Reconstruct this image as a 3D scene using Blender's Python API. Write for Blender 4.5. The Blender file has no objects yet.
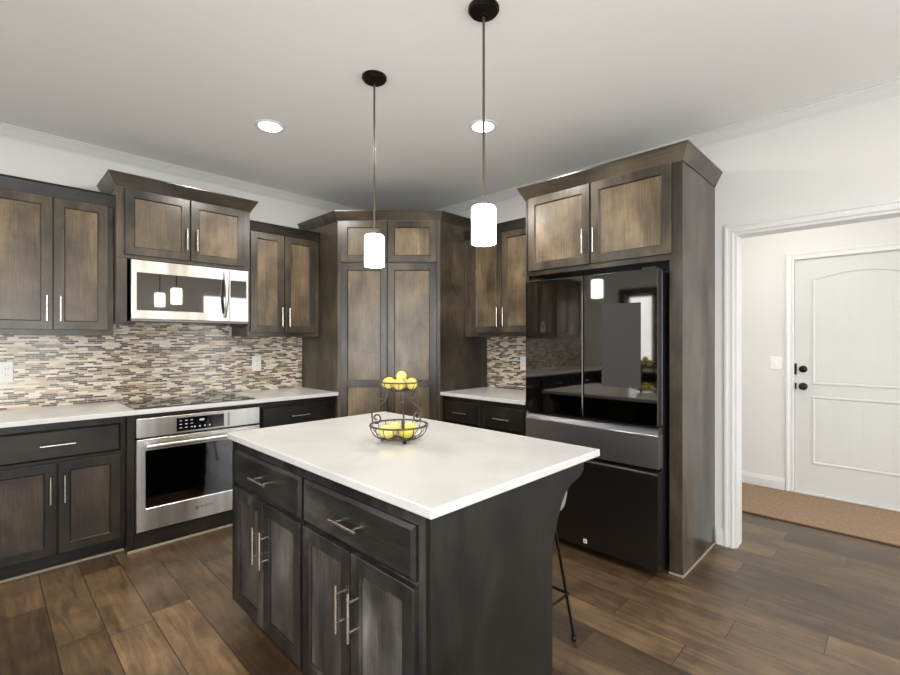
import bpy, bmesh, math, random
from mathutils import Vector, Matrix, Euler
random.seed(7)
PI = math.pi
S = bpy.context.scene
COL = S.collection

# ------------------------------------------------------------------ camera
cam_d = bpy.data.cameras.new('camera')
cam = bpy.data.objects.new('camera', cam_d); COL.objects.link(cam)
TH = math.radians(44.54)
cam.location = (-3.469, -4.182, 1.363)
cam.rotation_euler = (PI/2, 0, TH - PI/2)
cam_d.sensor_fit = 'HORIZONTAL'; cam_d.sensor_width = 36
cam_d.lens = 460.1/900*36
cam_d.shift_y = 3.3/900
cam_d.clip_start = 0.05
S.camera = cam

# ------------------------------------------------------------------ world, exposure
W = bpy.data.worlds.new('sky'); S.world = W; W.use_nodes = True
nt = W.node_tree; bg = nt.nodes['Background']
bg.inputs['Strength'].default_value = 2.2
tc = nt.nodes.new('ShaderNodeTexCoord'); sx = nt.nodes.new('ShaderNodeSeparateXYZ')
nz = nt.nodes.new('ShaderNodeTexNoise'); nz.inputs['Scale'].default_value = 14; nz.inputs['Detail'].default_value = 6
ad = nt.nodes.new('ShaderNodeMath'); ad.operation = 'MULTIPLY_ADD'; ad.inputs[1].default_value = 0.9; ad.inputs[2].default_value = -0.35
a2 = nt.nodes.new('ShaderNodeMath'); a2.operation = 'ADD'
rp = nt.nodes.new('ShaderNodeValToRGB')
rp.color_ramp.elements[0].position = 0.0; rp.color_ramp.elements[0].color = (0.07, 0.08, 0.07, 1)
rp.color_ramp.elements[1].position = 0.22; rp.color_ramp.elements[1].color = (0.85, 0.92, 1.0, 1)
nt.links.new(tc.outputs['Generated'], sx.inputs[0]); nt.links.new(tc.outputs['Generated'], nz.inputs['Vector'])
nt.links.new(nz.outputs['Fac'], ad.inputs[0]); nt.links.new(sx.outputs['Z'], a2.inputs[0]); nt.links.new(ad.outputs[0], a2.inputs[1])
nt.links.new(a2.outputs[0], rp.inputs[0]); nt.links.new(rp.outputs[0], bg.inputs['Color'])

def area(name, loc, rot, sx_, sy_, power, color=(1, 1, 1), spread=None):
    l = bpy.data.lights.new(name, 'AREA'); l.shape = 'RECTANGLE'; l.size = sx_; l.size_y = sy_
    l.energy = power; l.color = color
    if spread: l.spread = spread
    o = bpy.data.objects.new(name, l); COL.objects.link(o); o.location = loc; o.rotation_euler = rot
    return o
DAY = (0.97, 0.985, 1.0)
area('fill_left', (-5.93, -4.7, 1.4), (0, -PI/2-.42, 0), 2.0, 2.6, 140, DAY)       # faces +x; added source to light the island's left side
area('daylight_sink', (-5.93, -1.03, 1.55), (0, -PI/2, 0), 1.2, 0.47, 14, DAY)
area('fill_back', (-3.6, -6.63, 1.3), (PI/2+.45, 0, 0), 2.4, 2.0, 150, DAY)       # faces +y; added frontal fill from behind the camera
area('daylight_dining', (0.55, -6.63, 1.3), (PI/2, 0, 0), 1.9, 2.0, 98, DAY)

S.view_settings.view_transform = 'Standard'; S.view_settings.look = 'None'
S.view_settings.gamma = 1; S.view_settings.use_curve_mapping = False
S.view_settings.exposure = -0.47
WARM = (1.0, 0.96, 0.90)

# ------------------------------------------------------------------ materials
def srgb(r, g, b):
    f = lambda c: (c/255/12.92) if c/255 <= .04045 else ((c/255+.055)/1.055)**2.4
    return (f(r), f(g), f(b), 1)
def mat(name, col, rough=.5, metal=0, spec=.5, coat=0, coat_rough=.1, emit=None, es=0):
    m = bpy.data.materials.new(name); m.use_nodes = True
    b = m.node_tree.nodes['Principled BSDF']
    b.inputs['Base Color'].default_value = col; b.inputs['Roughness'].default_value = rough
    b.inputs['Metallic'].default_value = metal; b.inputs['Specular IOR Level'].default_value = spec
    b.inputs['Coat Weight'].default_value = coat; b.inputs['Coat Roughness'].default_value = coat_rough
    if emit: b.inputs['Emission Color'].default_value = emit; b.inputs['Emission Strength'].default_value = es
    return m
def N(m, t, **k):
    n = m.node_tree.nodes.new(t)
    for a, v in k.items(): setattr(n, a, v)
    return n
def ramp(m, stops, interp='LINEAR'):
    r = N(m, 'ShaderNodeValToRGB'); cr = r.color_ramp; cr.interpolation = interp
    while len(cr.elements) < len(stops): cr.elements.new(.5)
    for e, (p, c) in zip(cr.elements, stops): e.position = p; e.color = c
    return r
def mixc(m, fac, a, b, mode='MIX'):
    x = N(m, 'ShaderNodeMix', data_type='RGBA', blend_type=mode)
    L = m.node_tree.links
    for s, v in ((0, fac), (6, a), (7, b)):
        if hasattr(v, 'links'): L.new(v, x.inputs[s])
        else: x.inputs[s].default_value = v
    return x.outputs[2]
def coords(m, scale, rnd=True):
    L = m.node_tree.links
    t = N(m, 'ShaderNodeTexCoord'); mp = N(m, 'ShaderNodeMapping'); mp.inputs['Scale'].default_value = scale
    if rnd:
        oi = N(m, 'ShaderNodeObjectInfo'); v = N(m, 'ShaderNodeVectorMath', operation='SCALE')
        cx = N(m, 'ShaderNodeCombineXYZ')
        for i in range(3): L.new(oi.outputs['Random'], cx.inputs[i])
        L.new(cx.outputs[0], v.inputs[0]); v.inputs['Scale'].default_value = 37
        ad = N(m, 'ShaderNodeVectorMath', operation='ADD')
        L.new(t.outputs['Object'], ad.inputs[0]); L.new(v.outputs[0], ad.inputs[1]); L.new(ad.outputs[0], mp.inputs['Vector'])
    else: L.new(t.outputs['Object'], mp.inputs['Vector'])
    return mp.outputs[0]
def wood(name, dark, mid, light, axis='z', rough=.32, spec=.5, coat=.25, blot=.9):
    m = mat(name, mid, rough, spec=spec, coat=coat, coat_rough=.22); L = m.node_tree.links
    b = m.node_tree.nodes['Principled BSDF']
    ai = 'xyz'.index(axis)
    sc = [4.5, 4.5, 4.5]; sc[ai] = 1.3
    n1 = N(m, 'ShaderNodeTexNoise'); n1.inputs['Scale'].default_value = 1.; n1.inputs['Detail'].default_value = 5; n1.inputs['Roughness'].default_value = .5; n1.inputs['Distortion'].default_value = .8
    L.new(coords(m, sc), n1.inputs['Vector'])
    r1 = ramp(m, [(.3, dark), (.5, mid), (.72, light)]); L.new(n1.outputs['Fac'], r1.inputs[0])
    n2 = N(m, 'ShaderNodeTexNoise'); n2.inputs['Scale'].default_value = 4.2; n2.inputs['Detail'].default_value = 7; n2.inputs['Roughness'].default_value = .65
    L.new(coords(m, (1, 1, 1)), n2.inputs['Vector'])
    r2 = ramp(m, [(.3, (.45, .45, .45, 1)), (.5, (.95, .95, .95, 1)), (.7, (1.4, 1.38, 1.33, 1))]); L.new(n2.outputs['Fac'], r2.inputs[0])
    c = mixc(m, blot, r1.outputs[0], mixc(m, 1., r1.outputs[0], r2.outputs[0], 'MULTIPLY'))
    sf = [130., 130., 130.]; sf[ai] = 5.
    n3 = N(m, 'ShaderNodeTexNoise'); n3.inputs['Scale'].default_value = 1.; n3.inputs['Detail'].default_value = 3
    L.new(coords(m, sf), n3.inputs['Vector'])
    r3 = ramp(m, [(.35, (.76, .76, .76, 1)), (.6, (1.08, 1.08, 1.08, 1))]); L.new(n3.outputs['Fac'], r3.inputs[0])
    c = mixc(m, 1., c, r3.outputs[0], 'MULTIPLY')
    # a few dark knots
    vo = N(m, 'ShaderNodeTexVoronoi'); vo.inputs['Scale'].default_value = 1.
    sk = [5., 5., 5.]; sk[ai] = 3.2
    L.new(coords(m, sk), vo.inputs['Vector'])
    r4 = ramp(m, [(.03, (.35, .33, .32, 1)), (.13, (1, 1, 1, 1))]); L.new(vo.outputs['Distance'], r4.inputs[0])
    c = mixc(m, .8, c, mixc(m, 1., c, r4.outputs[0], 'MULTIPLY'))
    L.new(c, b.inputs['Base Color'])
    bp = N(m, 'ShaderNodeBump'); bp.inputs['Strength'].default_value = .08; bp.inputs['Distance'].default_value = .002
    L.new(n3.outputs['Fac'], bp.inputs['Height']); L.new(bp.outputs[0], b.inputs['Normal'])
    return m
def stain(pre, frame, panel, **k):
    out = {}
    for nm, (d, mi, l) in (('frame', frame), ('panel', panel)):
        for ax in 'xyz': out[nm+ax] = wood(pre+'_'+nm+'_'+ax, srgb(*d), srgb(*mi), srgb(*l), ax, **k)
    return out
UP = stain('brown_alder', ((38, 32, 26), (66, 57, 45), (92, 80, 63)), ((74, 62, 47), (101, 86, 66), (130, 112, 87)), rough=.28, coat=.15)
LO = stain('dark_shaded_alder', ((22, 20, 17), (34, 30, 25), (48, 42, 34)), ((42, 35, 28), (62, 52, 42), (84, 71, 57)), rough=.34, spec=.3, coat=.08)  # brown alder again, with the shade on the base cabinets put into its colour
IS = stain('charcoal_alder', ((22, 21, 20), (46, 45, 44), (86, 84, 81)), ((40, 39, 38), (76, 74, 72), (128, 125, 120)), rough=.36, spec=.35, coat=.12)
END = wood('dark_end_panel', srgb(22, 22, 20), srgb(31, 30, 27), srgb(46, 44, 40), 'z', rough=.42, spec=.3, coat=.05)  # darker tone stands for the weaker light on the island's end

M_wall = mat('wall_paint', srgb(220, 219, 215), .7, spec=.25)
M_ceil = mat('ceiling_paint', srgb(240, 240, 237), .8, spec=.2)
M_trim = mat('white_trim', srgb(222, 222, 219), .35, spec=.4)
M_steel = mat('brushed_steel', srgb(205, 203, 198), .34, 1)
M_nickel = mat('nickel', srgb(225, 222, 214), .22, 1)
M_dglass = mat('dark_glass', srgb(14, 14, 15), .04, spec=1.)
M_oglass = mat('oven_door_glass', (.11, .11, .115, 1), .05, 1)
M_mglass = mat('mirrored_door_glass', (.20, .19, .175, 1), .03, 1)
M_rod = mat('aged_bronze', srgb(96, 86, 76), .35, .6)
M_black = mat('black_metal', srgb(24, 23, 22), .4, .6)
M_bronze = mat('dark_bronze', srgb(38, 33, 29), .3, .8)
M_plastic = mat('white_plastic', srgb(236, 235, 230), .35)
M_fridge = mat('black_glass_door', (.135, .128, .12, 1), .04, 1)
M_fsteel = mat('black_stainless', srgb(80, 79, 79), .28, .95)
M_fband = mat('dark_band_steel', srgb(160, 159, 160), .32, .95)
M_fstrip = mat('dark_grip_steel', srgb(100, 99, 100), .35, .9)
M_fside = mat('fridge_side', srgb(22, 22, 23), .35)
M_fedge = mat('fridge_edge_trim', srgb(150, 150, 150), .3, .9)
M_screen = mat('grey_screen', srgb(66, 65, 65), .8, spec=0)
M_gap = mat('shadow_gap', srgb(12, 11, 10), .8)
M_shoe = mat('shoe_molding', srgb(150, 138, 120), .5)
M_seat = mat('grey_upholstery', srgb(128, 124, 116), .8)
M_wire = mat('pewter_wire', srgb(92, 86, 82), .35, .8)
M_rubber = mat('black_rubber', srgb(15, 15, 15), .6)
M_light = mat('lamp_diffuser', (1, 1, 1, 1), .5, emit=(1, .98, .95, 1), es=14)
M_glassp = None

def m_brushed():
    L = M_steel.node_tree.links; b = M_steel.node_tree.nodes['Principled BSDF']
    n = N(M_steel, 'ShaderNodeTexNoise'); n.inputs['Scale'].default_value = 1; n.inputs['Detail'].default_value = 2
    L.new(coords(M_steel, (6, 6, .6), False), n.inputs['Vector'])
    r = ramp(M_steel, [(.35, srgb(168, 162, 150)), (.6, srgb(220, 218, 214))]); L.new(n.outputs['Fac'], r.inputs[0]); L.new(r.outputs[0], b.inputs['Base Color'])
m_brushed()

def m_quartz():
    m = mat('white_quartz', srgb(232, 231, 227), .16, spec=.5); L = m.node_tree.links; b = m.node_tree.nodes['Principled BSDF']
    n = N(m, 'ShaderNodeTexNoise'); n.inputs['Scale'].default_value = 2.2; n.inputs['Detail'].default_value = 6; n.inputs['Distortion'].default_value = 1.5
    L.new(coords(m, (1, 1, 1), False), n.inputs['Vector'])
    r = ramp(m, [(.35, srgb(206, 205, 201)), (.55, srgb(213, 212, 208))]); L.new(n.outputs['Fac'], r.inputs[0]); L.new(r.outputs[0], b.inputs['Base Color'])
    return m
M_quartz = m_quartz()

def m_tile():
    m = mat('mosaic_tile', srgb(180, 160, 140), .2, spec=.6); L = m.node_tree.links; b = m.node_tree.nodes['Principled BSDF']
    t = N(m, 'ShaderNodeTexCoord'); s = N(m, 'ShaderNodeSeparateXYZ'); a = N(m, 'ShaderNodeMath', operation='ADD'); c = N(m, 'ShaderNodeCombineXYZ')
    L.new(t.outputs['Object'], s.inputs[0]); L.new(s.outputs['X'], a.inputs[0]); L.new(s.outputs['Y'], a.inputs[1])
    L.new(a.outputs[0], c.inputs['X']); L.new(s.outputs['Z'], c.inputs['Y'])
    br = N(m, 'ShaderNodeTexBrick'); br.offset = .37; br.squash = 1.6; br.squash_frequency = 3
    br.inputs['Color1'].default_value = (0, 0, 0, 1); br.inputs['Color2'].default_value = (1, 1, 1, 1); br.inputs['Mortar'].default_value = (.5, .5, .5, 1)
    br.inputs['Scale'].default_value = 1; br.inputs['Brick Width'].default_value = .052; br.inputs['Row Height'].default_value = .0125
    br.inputs['Mortar Size'].default_value = .0013; br.inputs['Mortar Smooth'].default_value = .1; br.inputs['Bias'].default_value = 0
    L.new(c.outputs[0], br.inputs['Vector'])
    r = ramp(m, [(0, srgb(66, 48, 37)), (.17, srgb(98, 74, 56)), (.30, srgb(186, 168, 142)), (.44, srgb(218, 207, 186)), (.57, srgb(136, 118, 98)), (.68, srgb(228, 221, 205)), (.82, srgb(190, 164, 128)), (.92, srgb(84, 68, 56))], 'CONSTANT')
    L.new(br.outputs['Color'], r.inputs[0])
    L.new(mixc(m, br.outputs['Fac'], r.outputs[0], srgb(206, 198, 184)), b.inputs['Base Color'])
    bp = N(m, 'ShaderNodeBump', invert=True); bp.inputs['Strength'].default_value = .4; bp.inputs['Distance'].default_value = .002
    L.new(br.outputs['Fac'], bp.inputs['Height']); L.new(bp.outputs[0], b.inputs['Normal'])
    return m
M_tile = m_tile()

def m_floor():
    m = mat('plank_floor', srgb(90, 70, 55), .3, spec=.7); L = m.node_tree.links; b = m.node_tree.nodes['Principled BSDF']
    t = N(m, 'ShaderNodeTexCoord'); s = N(m, 'ShaderNodeSeparateXYZ'); c = N(m, 'ShaderNodeCombineXYZ')
    ad = N(m, 'ShaderNodeMath', operation='ADD'); ad.inputs[1].default_value = 10.08
    L.new(t.outputs['Object'], s.inputs[0]); L.new(s.outputs['Y'], c.inputs['X']); L.new(s.outputs['X'], ad.inputs[0]); L.new(ad.outputs[0], c.inputs['Y'])
    br = N(m, 'ShaderNodeTexBrick'); br.offset = .43; br.offset_frequency = 2; br.squash = .75; br.squash_frequency = 3
    br.inputs['Color1'].default_value = (0, 0, 0, 1); br.inputs['Color2'].default_value = (1, 1, 1, 1); br.inputs['Mortar'].default_value = (.5, .5, .5, 1)
    br.inputs['Scale'].default_value = 1; br.inputs['Brick Width'].default_value = 1.05; br.inputs['Row Height'].default_value = .18
    br.inputs['Mortar Size'].default_value = .0022; br.inputs['Mortar Smooth'].default_value = .3
    L.new(c.outputs[0], br.inputs['Vector'])
    r = ramp(m, [(0, srgb(72, 55, 39)), (.35, srgb(90, 71, 51)), (.92, srgb(104, 83, 60)), (1, srgb(136, 108, 76))]); L.new(br.outputs['Color'], r.inputs[0])
    # grain, shifted from plank to plank
    cm = N(m, 'ShaderNodeVectorMath', operation='SCALE'); cm.inputs['Scale'].default_value = 9
    L.new(br.outputs['Color'], cm.inputs[0])
    va = N(m, 'ShaderNodeVectorMath', operation='ADD'); L.new(t.outputs['Object'], va.inputs[0]); L.new(cm.outputs[0], va.inputs[1])
    mp = N(m, 'ShaderNodeMapping'); mp.inputs['Scale'].default_value = (14, 1.6, 1); L.new(va.outputs[0], mp.inputs['Vector'])
    n = N(m, 'ShaderNodeTexNoise'); n.inputs['Scale'].default_value = 1.3; n.inputs['Detail'].default_value = 9; n.inputs['Roughness'].default_value = .62; n.inputs['Distortion'].default_value = 1.6
    L.new(mp.outputs[0], n.inputs['Vector'])
    r2 = ramp(m, [(.3, (.5, .49, .48, 1)), (.52, (1, 1, 1, 1)), (.7, (1.4, 1.37, 1.3, 1))]); L.new(n.outputs['Fac'], r2.inputs[0])
    col = mixc(m, 1., r.outputs[0], r2.outputs[0], 'MULTIPLY')
    n5 = N(m, 'ShaderNodeTexNoise'); n5.inputs['Scale'].default_value = 5; n5.inputs['Detail'].default_value = 5; L.new(va.outputs[0], n5.inputs['Vector'])
    r5 = ramp(m, [(.35, (.70, .69, .67, 1)), (.65, (1.2, 1.2, 1.19, 1))]); L.new(n5.outputs['Fac'], r5.inputs[0])
    col = mixc(m, 1., col, r5.outputs[0], 'MULTIPLY')
    col = mixc(m, br.outputs['Fac'], col, srgb(38, 28, 22))
    L.new(col, b.inputs['Base Color'])
    rr = N(m, 'ShaderNodeMapRange'); rr.inputs['To Min'].default_value = .33; rr.inputs['To Max'].default_value = .40
    L.new(n5.outputs['Fac'], rr.inputs['Value']); L.new(rr.outputs[0], b.inputs['Roughness'])
    mx = N(m, 'ShaderNodeMath', operation='MULTIPLY_ADD'); mx.inputs[1].default_value = -1.2; L.new(br.outputs['Fac'], mx.inputs[0]); L.new(n.outputs['Fac'], mx.inputs[2])
    bp = N(m, 'ShaderNodeBump'); bp.inputs['Strength'].default_value = .12; bp.inputs['Distance'].default_value = .003
    L.new(mx.outputs[0], bp.inputs['Height']); L.new(bp.outputs[0], b.inputs['Normal'])
    return m
M_floor = m_floor()

def m_rug():
    m = mat('tan_rug', srgb(160, 128, 100), .95, spec=.1); L = m.node_tree.links; b = m.node_tree.nodes['Principled BSDF']
    n = N(m, 'ShaderNodeTexNoise'); n.inputs['Scale'].default_value = 60; n.inputs['Detail'].default_value = 6
    L.new(coords(m, (1, 1, 1), False), n.inputs['Vector'])
    r = ramp(m, [(.35, srgb(136, 113, 92)), (.65, srgb(154, 130, 108))]); L.new(n.outputs['Fac'], r.inputs[0]); L.new(r.outputs[0], b.inputs['Base Color'])
    return m
M_rug = m_rug()
def m_lemon():
    m = mat('lemon_skin', srgb(240, 222, 90), .4); L = m.node_tree.links; b = m.node_tree.nodes['Principled BSDF']
    oi = N(m, 'ShaderNodeObjectInfo'); r = ramp(m, [(0, srgb(226, 204, 84)), (1, srgb(236, 224, 140))]); L.new(oi.outputs['Random'], r.inputs[0]); L.new(r.outputs[0], b.inputs['Base Color'])
    n = N(m, 'ShaderNodeTexNoise'); n.inputs['Scale'].default_value = 220; L.new(coords(m, (1, 1, 1), False), n.inputs['Vector'])
    bp = N(m, 'ShaderNodeBump'); bp.inputs['Strength'].default_value = .2; bp.inputs['Distance'].default_value = .001; L.new(n.outputs['Fac'], bp.inputs['Height']); L.new(bp.outputs[0], b.inputs['Normal'])
    return m
M_lemon = m_lemon()
def m_shade():
    m = mat('frosted_glass_shade', (1, 1, 1, 1), .35, emit=(1, .965, .90, 1), es=20)
    return m
M_shade = m_shade()
def m_pane():
    m = bpy.data.materials.new('window_glass'); m.use_nodes = True; t = m.node_tree; t.nodes.clear()
    o = t.nodes.new('ShaderNodeOutputMaterial'); tr = t.nodes.new('ShaderNodeBsdfTransparent'); g = t.nodes.new('ShaderNodeBsdfGlossy'); g.inputs['Roughness'].default_value = .02
    mx = t.nodes.new('ShaderNodeMixShader'); mx.inputs[0].default_value = .06
    t.links.new(tr.outputs[0], mx.inputs[1]); t.links.new(g.outputs[0], mx.inputs[2]); t.links.new(mx.outputs[0], o.inputs[0])
    return m
M_pane = m_pane()
def m_doorpaint():
    m = mat('door_paint', srgb(208, 208, 203), .4, spec=.4); L = m.node_tree.links; b = m.node_tree.nodes['Principled BSDF']
    w = N(m, 'ShaderNodeTexWave'); w.bands_direction = 'Y'; w.inputs['Scale'].default_value = 3.4
    L.new(coords(m, (1, 1, 1), False), w.inputs['Vector'])
    r = ramp(m, [(.0, (0, 0, 0, 1)), (.06, (1, 1, 1, 1))]); L.new(w.outputs['Fac'], r.inputs[0])
    bp = N(m, 'ShaderNodeBump'); bp.inputs['Strength'].default_value = .22; bp.inputs['Distance'].default_value = .002; L.new(r.outputs[0], bp.inputs['Height']); L.new(bp.outputs[0], b.inputs['Normal'])
    return m
M_plankpaint = m_doorpaint()
M_door = mat('door_paint_plain', srgb(208, 208, 203), .4, spec=.4)

# ------------------------------------------------------------------ mesh helpers
A = lambda u, v, z: Vector((u, -v, z))            # wall at the back, facing -y; u = x
BW = lambda u, v, z: Vector((-v, -u, z))          # wall at the right, facing -x; u = -y
XYZ = lambda u, v, z: Vector((u, v, z))
PL = Vector((-1.283, -.646, 0))
DG = lambda u, v, z: Vector((PL.x + (u - v)*.70711, PL.y - (u + v)*.70711, z))

class B:
    def __init__(s): s.bm = bmesh.new(); s.mats = []
    def mi(s, m):
        if m not in s.mats: s.mats.append(m)
        return s.mats.index(m)
    def box(s, T, u0, u1, v0, v1, z0, z1, m, bev=.0015):
        t = bmesh.new()
        vs = [t.verts.new(T(u, v, z)) for u in (u0, u1) for v in (v0, v1) for z in (z0, z1)]
        for f in ((0, 1, 3, 2), (4, 6, 7, 5), (0, 4, 5, 1), (2, 3, 7, 6), (0, 2, 6, 4), (1, 5, 7, 3)): t.faces.new([vs[i] for i in f])
        bmesh.ops.recalc_face_normals(t, faces=t.faces)
        if bev > 0:
            bmesh.ops.bevel(t, geom=list(t.edges), offset=bev, segments=1 if bev < .004 else 3, profile=.5, affect='EDGES')
        s.merge(t, m); return s
    def merge(s, t, m, smooth=False):
        i = s.mi(m)
        for f in t.faces: f.material_index = i; f.smooth = (len(f.verts) == 4) if smooth == 'side' else smooth
        if smooth == 'side': bmesh.ops.split_edges(t, edges=[e for e in t.edges if any(len(f.verts) > 4 for f in e.link_faces)])
        me = bpy.data.meshes.new('t'); t.to_mesh(me); t.free(); s.bm.from_mesh(me); bpy.data.meshes.remove(me)
    def loft(s, T, rects, m, cap=True):
        """rects: list of (u0,u1,z0,z1,v)"""
        t = bmesh.new(); L = []
        for (u0, u1, z0, z1, v) in rects: L.append([t.verts.new(T(u, v, z)) for u, z in ((u0, z0), (u1, z0), (u1, z1), (u0, z1))])
        for a, b in zip(L, L[1:]):
            for i in range(4): t.faces.new((a[i], a[(i+1) % 4], b[(i+1) % 4], b[i]))
        if cap: t.faces.new(L[0]); t.faces.new(L[-1])
        bmesh.ops.recalc_face_normals(t, faces=t.faces); s.merge(t, m); return s
    def ring(s, T, u0, u1, z0, z1, w, v0, v1, m, bev=.006, inner=None):
        """rectangular frame w wide from v0 (back) to v1 (front)"""
        t = bmesh.new(); L = []
        iw = w if not isinstance(w, tuple) else None
        wl, wr, wb, wt = (w, w, w, w) if iw is not None else w
        for f, v in ((0, v0), (0, v1-.002), (.002, v1), ('i', v1), ('j', v1-bev), ('j', v0)):
            if f == 'i': r = (u0+wl-bev, u1-wr+bev, z0+wb-bev, z1-wt+bev)
            elif f == 'j': r = (u0+wl, u1-wr, z0+wb, z1-wt)
            else: r = (u0+f, u1-f, z0+f, z1-f)
            L.append([t.verts.new(T(u, v, z)) for u, z in ((r[0], r[2]), (r[1], r[2]), (r[1], r[3]), (r[0], r[3]))])
        n = len(L)
        for k in range(n):
            a, b = L[k], L[(k+1) % n]
            for i in range(4): t.faces.new((a[i], a[(i+1) % 4], b[(i+1) % 4], b[i]))
        bmesh.ops.recalc_face_normals(t, faces=t.faces); s.merge(t, m); return s
    def tube(s, pts, r, m, n=8, closed=False, taper=None):
        t = bmesh.new(); pts = [Vector(p) for p in pts]; K = len(pts); rings = []
        up = None
        for i, p in enumerate(pts):
            a = pts[(i-1) % K] if (closed or i > 0) else p; b = pts[(i+1) % K] if (closed or i < K-1) else p
            d = (b-a).normalized()
            if up is None: up = d.orthogonal().normalized()
            up = (up - d*up.dot(d)).normalized(); q = d.cross(up)
            rr = r*(taper[i] if taper else 1)
            rings.append([t.verts.new(p + (up*math.cos(2*PI*j/n) + q*math.sin(2*PI*j/n))*rr) for j in range(n)])
        for i in range(K if closed else K-1):
            a, b = rings[i], rings[(i+1) % K]
            off = 0
            if closed and i == K-1:
                off = min(range(n), key=lambda o: (a[0].co-b[o].co).length)
            for j in range(n): t.faces.new((a[j], a[(j+1) % n], b[(j+1+off) % n], b[(j+off) % n]))
        if not closed: t.faces.new(rings[0]); t.faces.new(rings[-1])
        bmesh.ops.recalc_face_normals(t, faces=t.faces); s.merge(t, m, 'side' if n > 5 else False); return s
    def lathe(s, c, prof, m, n=40, axis='z', smooth=True):
        t = bmesh.new(); c = Vector(c); R = []
        for r, h in prof:
            if r < 1e-6:
                p = {'z': Vector((0, 0, h)), 'x': Vector((h, 0, 0)), 'y': Vector((0, h, 0))}[axis]; R.append([t.verts.new(c+p)])
            else:
                row = []
                for j in range(n):
                    a = 2*PI*j/n; x, y = r*math.cos(a), r*math.sin(a)
                    p = {'z': Vector((x, y, h)), 'x': Vector((h, x, y)), 'y': Vector((x, h, y))}[axis]; row.append(t.verts.new(c+p))
                R.append(row)
        for a, b in zip(R, R[1:]):
            for j in range(n):
                q = [a[j % len(a)], a[(j+1) % len(a)], b[(j+1) % len(b)], b[j % len(b)]]; u = []
                for v in q:
                    if v not in u: u.append(v)
                if len(u) > 2: t.faces.new(u)
        bmesh.ops.recalc_face_normals(t, faces=t.faces); s.merge(t, m, smooth); return s
    def sweep(s, path, prof, P, m, closed=False):
        """path of (a,b); profile of (o,h): o to the left of travel; closed profile"""
        t = bmesh.new(); pts = [Vector((p[0], p[1])) for p in path]; K = len(pts); rings = []
        for i, p in enumerate(pts):
            ds = []
            if closed or i > 0: ds.append((p-pts[(i-1) % K]).normalized())
            if closed or i < K-1: ds.append((pts[(i+1) % K]-p).normalized())
            ns = [Vector((-d.y, d.x)) for d in ds]; nn = sum(ns, Vector((0, 0)))
            nn.normalize(); nn = nn/max(.2, nn.dot(ns[0]))
            rings.append([t.verts.new(P(p.x+nn.x*o, p.y+nn.y*o, h)) for o, h in prof])
        n = len(prof)
        for i in range(K if closed else K-1):
            a, b = rings[i], rings[(i+1) % K]
            for j in range(n): t.faces.new((a[j], a[(j+1) % n], b[(j+1) % n], b[j]))
        if not closed: t.faces.new(rings[0]); t.faces.new(rings[-1])
        bmesh.ops.recalc_face_normals(t, faces=t.faces); s.merge(t, m); return s
    def prism(s, poly, P, h0, h1, m, bev=0):
        t = bmesh.new(); a = [t.verts.new(P(p[0], p[1], h0)) for p in poly]; b = [t.verts.new(P(p[0], p[1], h1)) for p in poly]
        t.faces.new(a); t.faces.new(b); n = len(poly)
        for j in range(n): t.faces.new((a[j], a[(j+1) % n], b[(j+1) % n], b[j]))
        bmesh.ops.recalc_face_normals(t, faces=t.faces)
        if bev: bmesh.ops.bevel(t, geom=list(t.edges), offset=bev, segments=2, profile=.5, affect='EDGES')
        s.merge(t, m); return s
    def put(s, name, parent=None, org=None):
        o_ = Vector(org) if org is not None else (Vector(parent['_o']) if parent is not None else Vector((0, 0, 0)))
        me = bpy.data.meshes.new(name)
        bmesh.ops.translate(s.bm, verts=s.bm.verts, vec=-o_)
        s.bm.to_mesh(me); s.bm.free()
        for m in s.mats: me.materials.append(m)
        ob = bpy.data.objects.new(name, me); COL.objects.link(ob)
        if parent is not None: ob.parent = parent; ob.location = (0, 0, 0)
        else: ob.location = o_
        ob['_o'] = tuple(o_)
        return ob
def thing(name, label, cat, loc, group=None):
    o = bpy.data.objects.new(name, None); COL.objects.link(o); o.location = loc; o.empty_display_size = .1
    o['_o'] = tuple(loc); o['label'] = label; o['category'] = cat
    if group: o['group'] = group
    return o
def tag(o, label, cat, group=None):
    o['label'] = label; o['category'] = cat
    if group: o['group'] = group
    return o
def struct(o): o['kind'] = 'structure'; return o
def dup(root, loc, label):
    def cp(o, par):
        c = o.copy(); COL.objects.link(c); c.parent = par
        for ch in [k for k in bpy.data.objects if k.parent == o]: cp(ch, c)
        return c
    r = cp(root, None); r.location = loc; r['label'] = label
    return r

# ------------------------------------------------------------------ room shell
H = 2.756; XL = -5.8; YB = -6.5; XH = 1.673
struct(B().box(XYZ, XL-.2, XH+.2, YB-.2, .2, -.06, 0, M_floor, 0).put('floor'))
struct(B().box(XYZ, XL-.2, XH+.2, YB-.2, .2, H, H+.08, M_ceil, 0).put('ceiling'))
struct(B().box(XYZ, XL-.2, XH+.2, 0, .12, 0, H, M_wall, 0).put('wall_rear'))
# wall with the cased opening
OY0, OY1, OZ = -3.392, -4.9, 2.07
w = B(); w.box(XYZ, 0, .12, OY0, 0, 0, H, M_wall, 0); w.box(XYZ, 0, .12, OY1-.25, OY1, 0, H, M_wall, 0); w.box(XYZ, 0, .12, OY1, OY0, OZ, H, M_wall, 0)
struct(w.put('wall_right'))
# hall wall with its door hole
HD0, HD1, HDZ = -3.486, -4.40, 2.092
w = B(); w.box(XYZ, XH, XH+.12, HD0+.012, 0, 0, H, M_wall, 0); w.box(XYZ, XH, XH+.12, YB, HD1-.012, 0, H, M_wall, 0); w.box(XYZ, XH, XH+.12, HD1-.012, HD0+.012, HDZ+.01, H, M_wall, 0)
struct(w.put('wall_hall'))
struct(B().box(XYZ, .12, XH, -2.4, -2.28, 0, H, M_wall, 0).put('wall_hall_side'))
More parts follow.
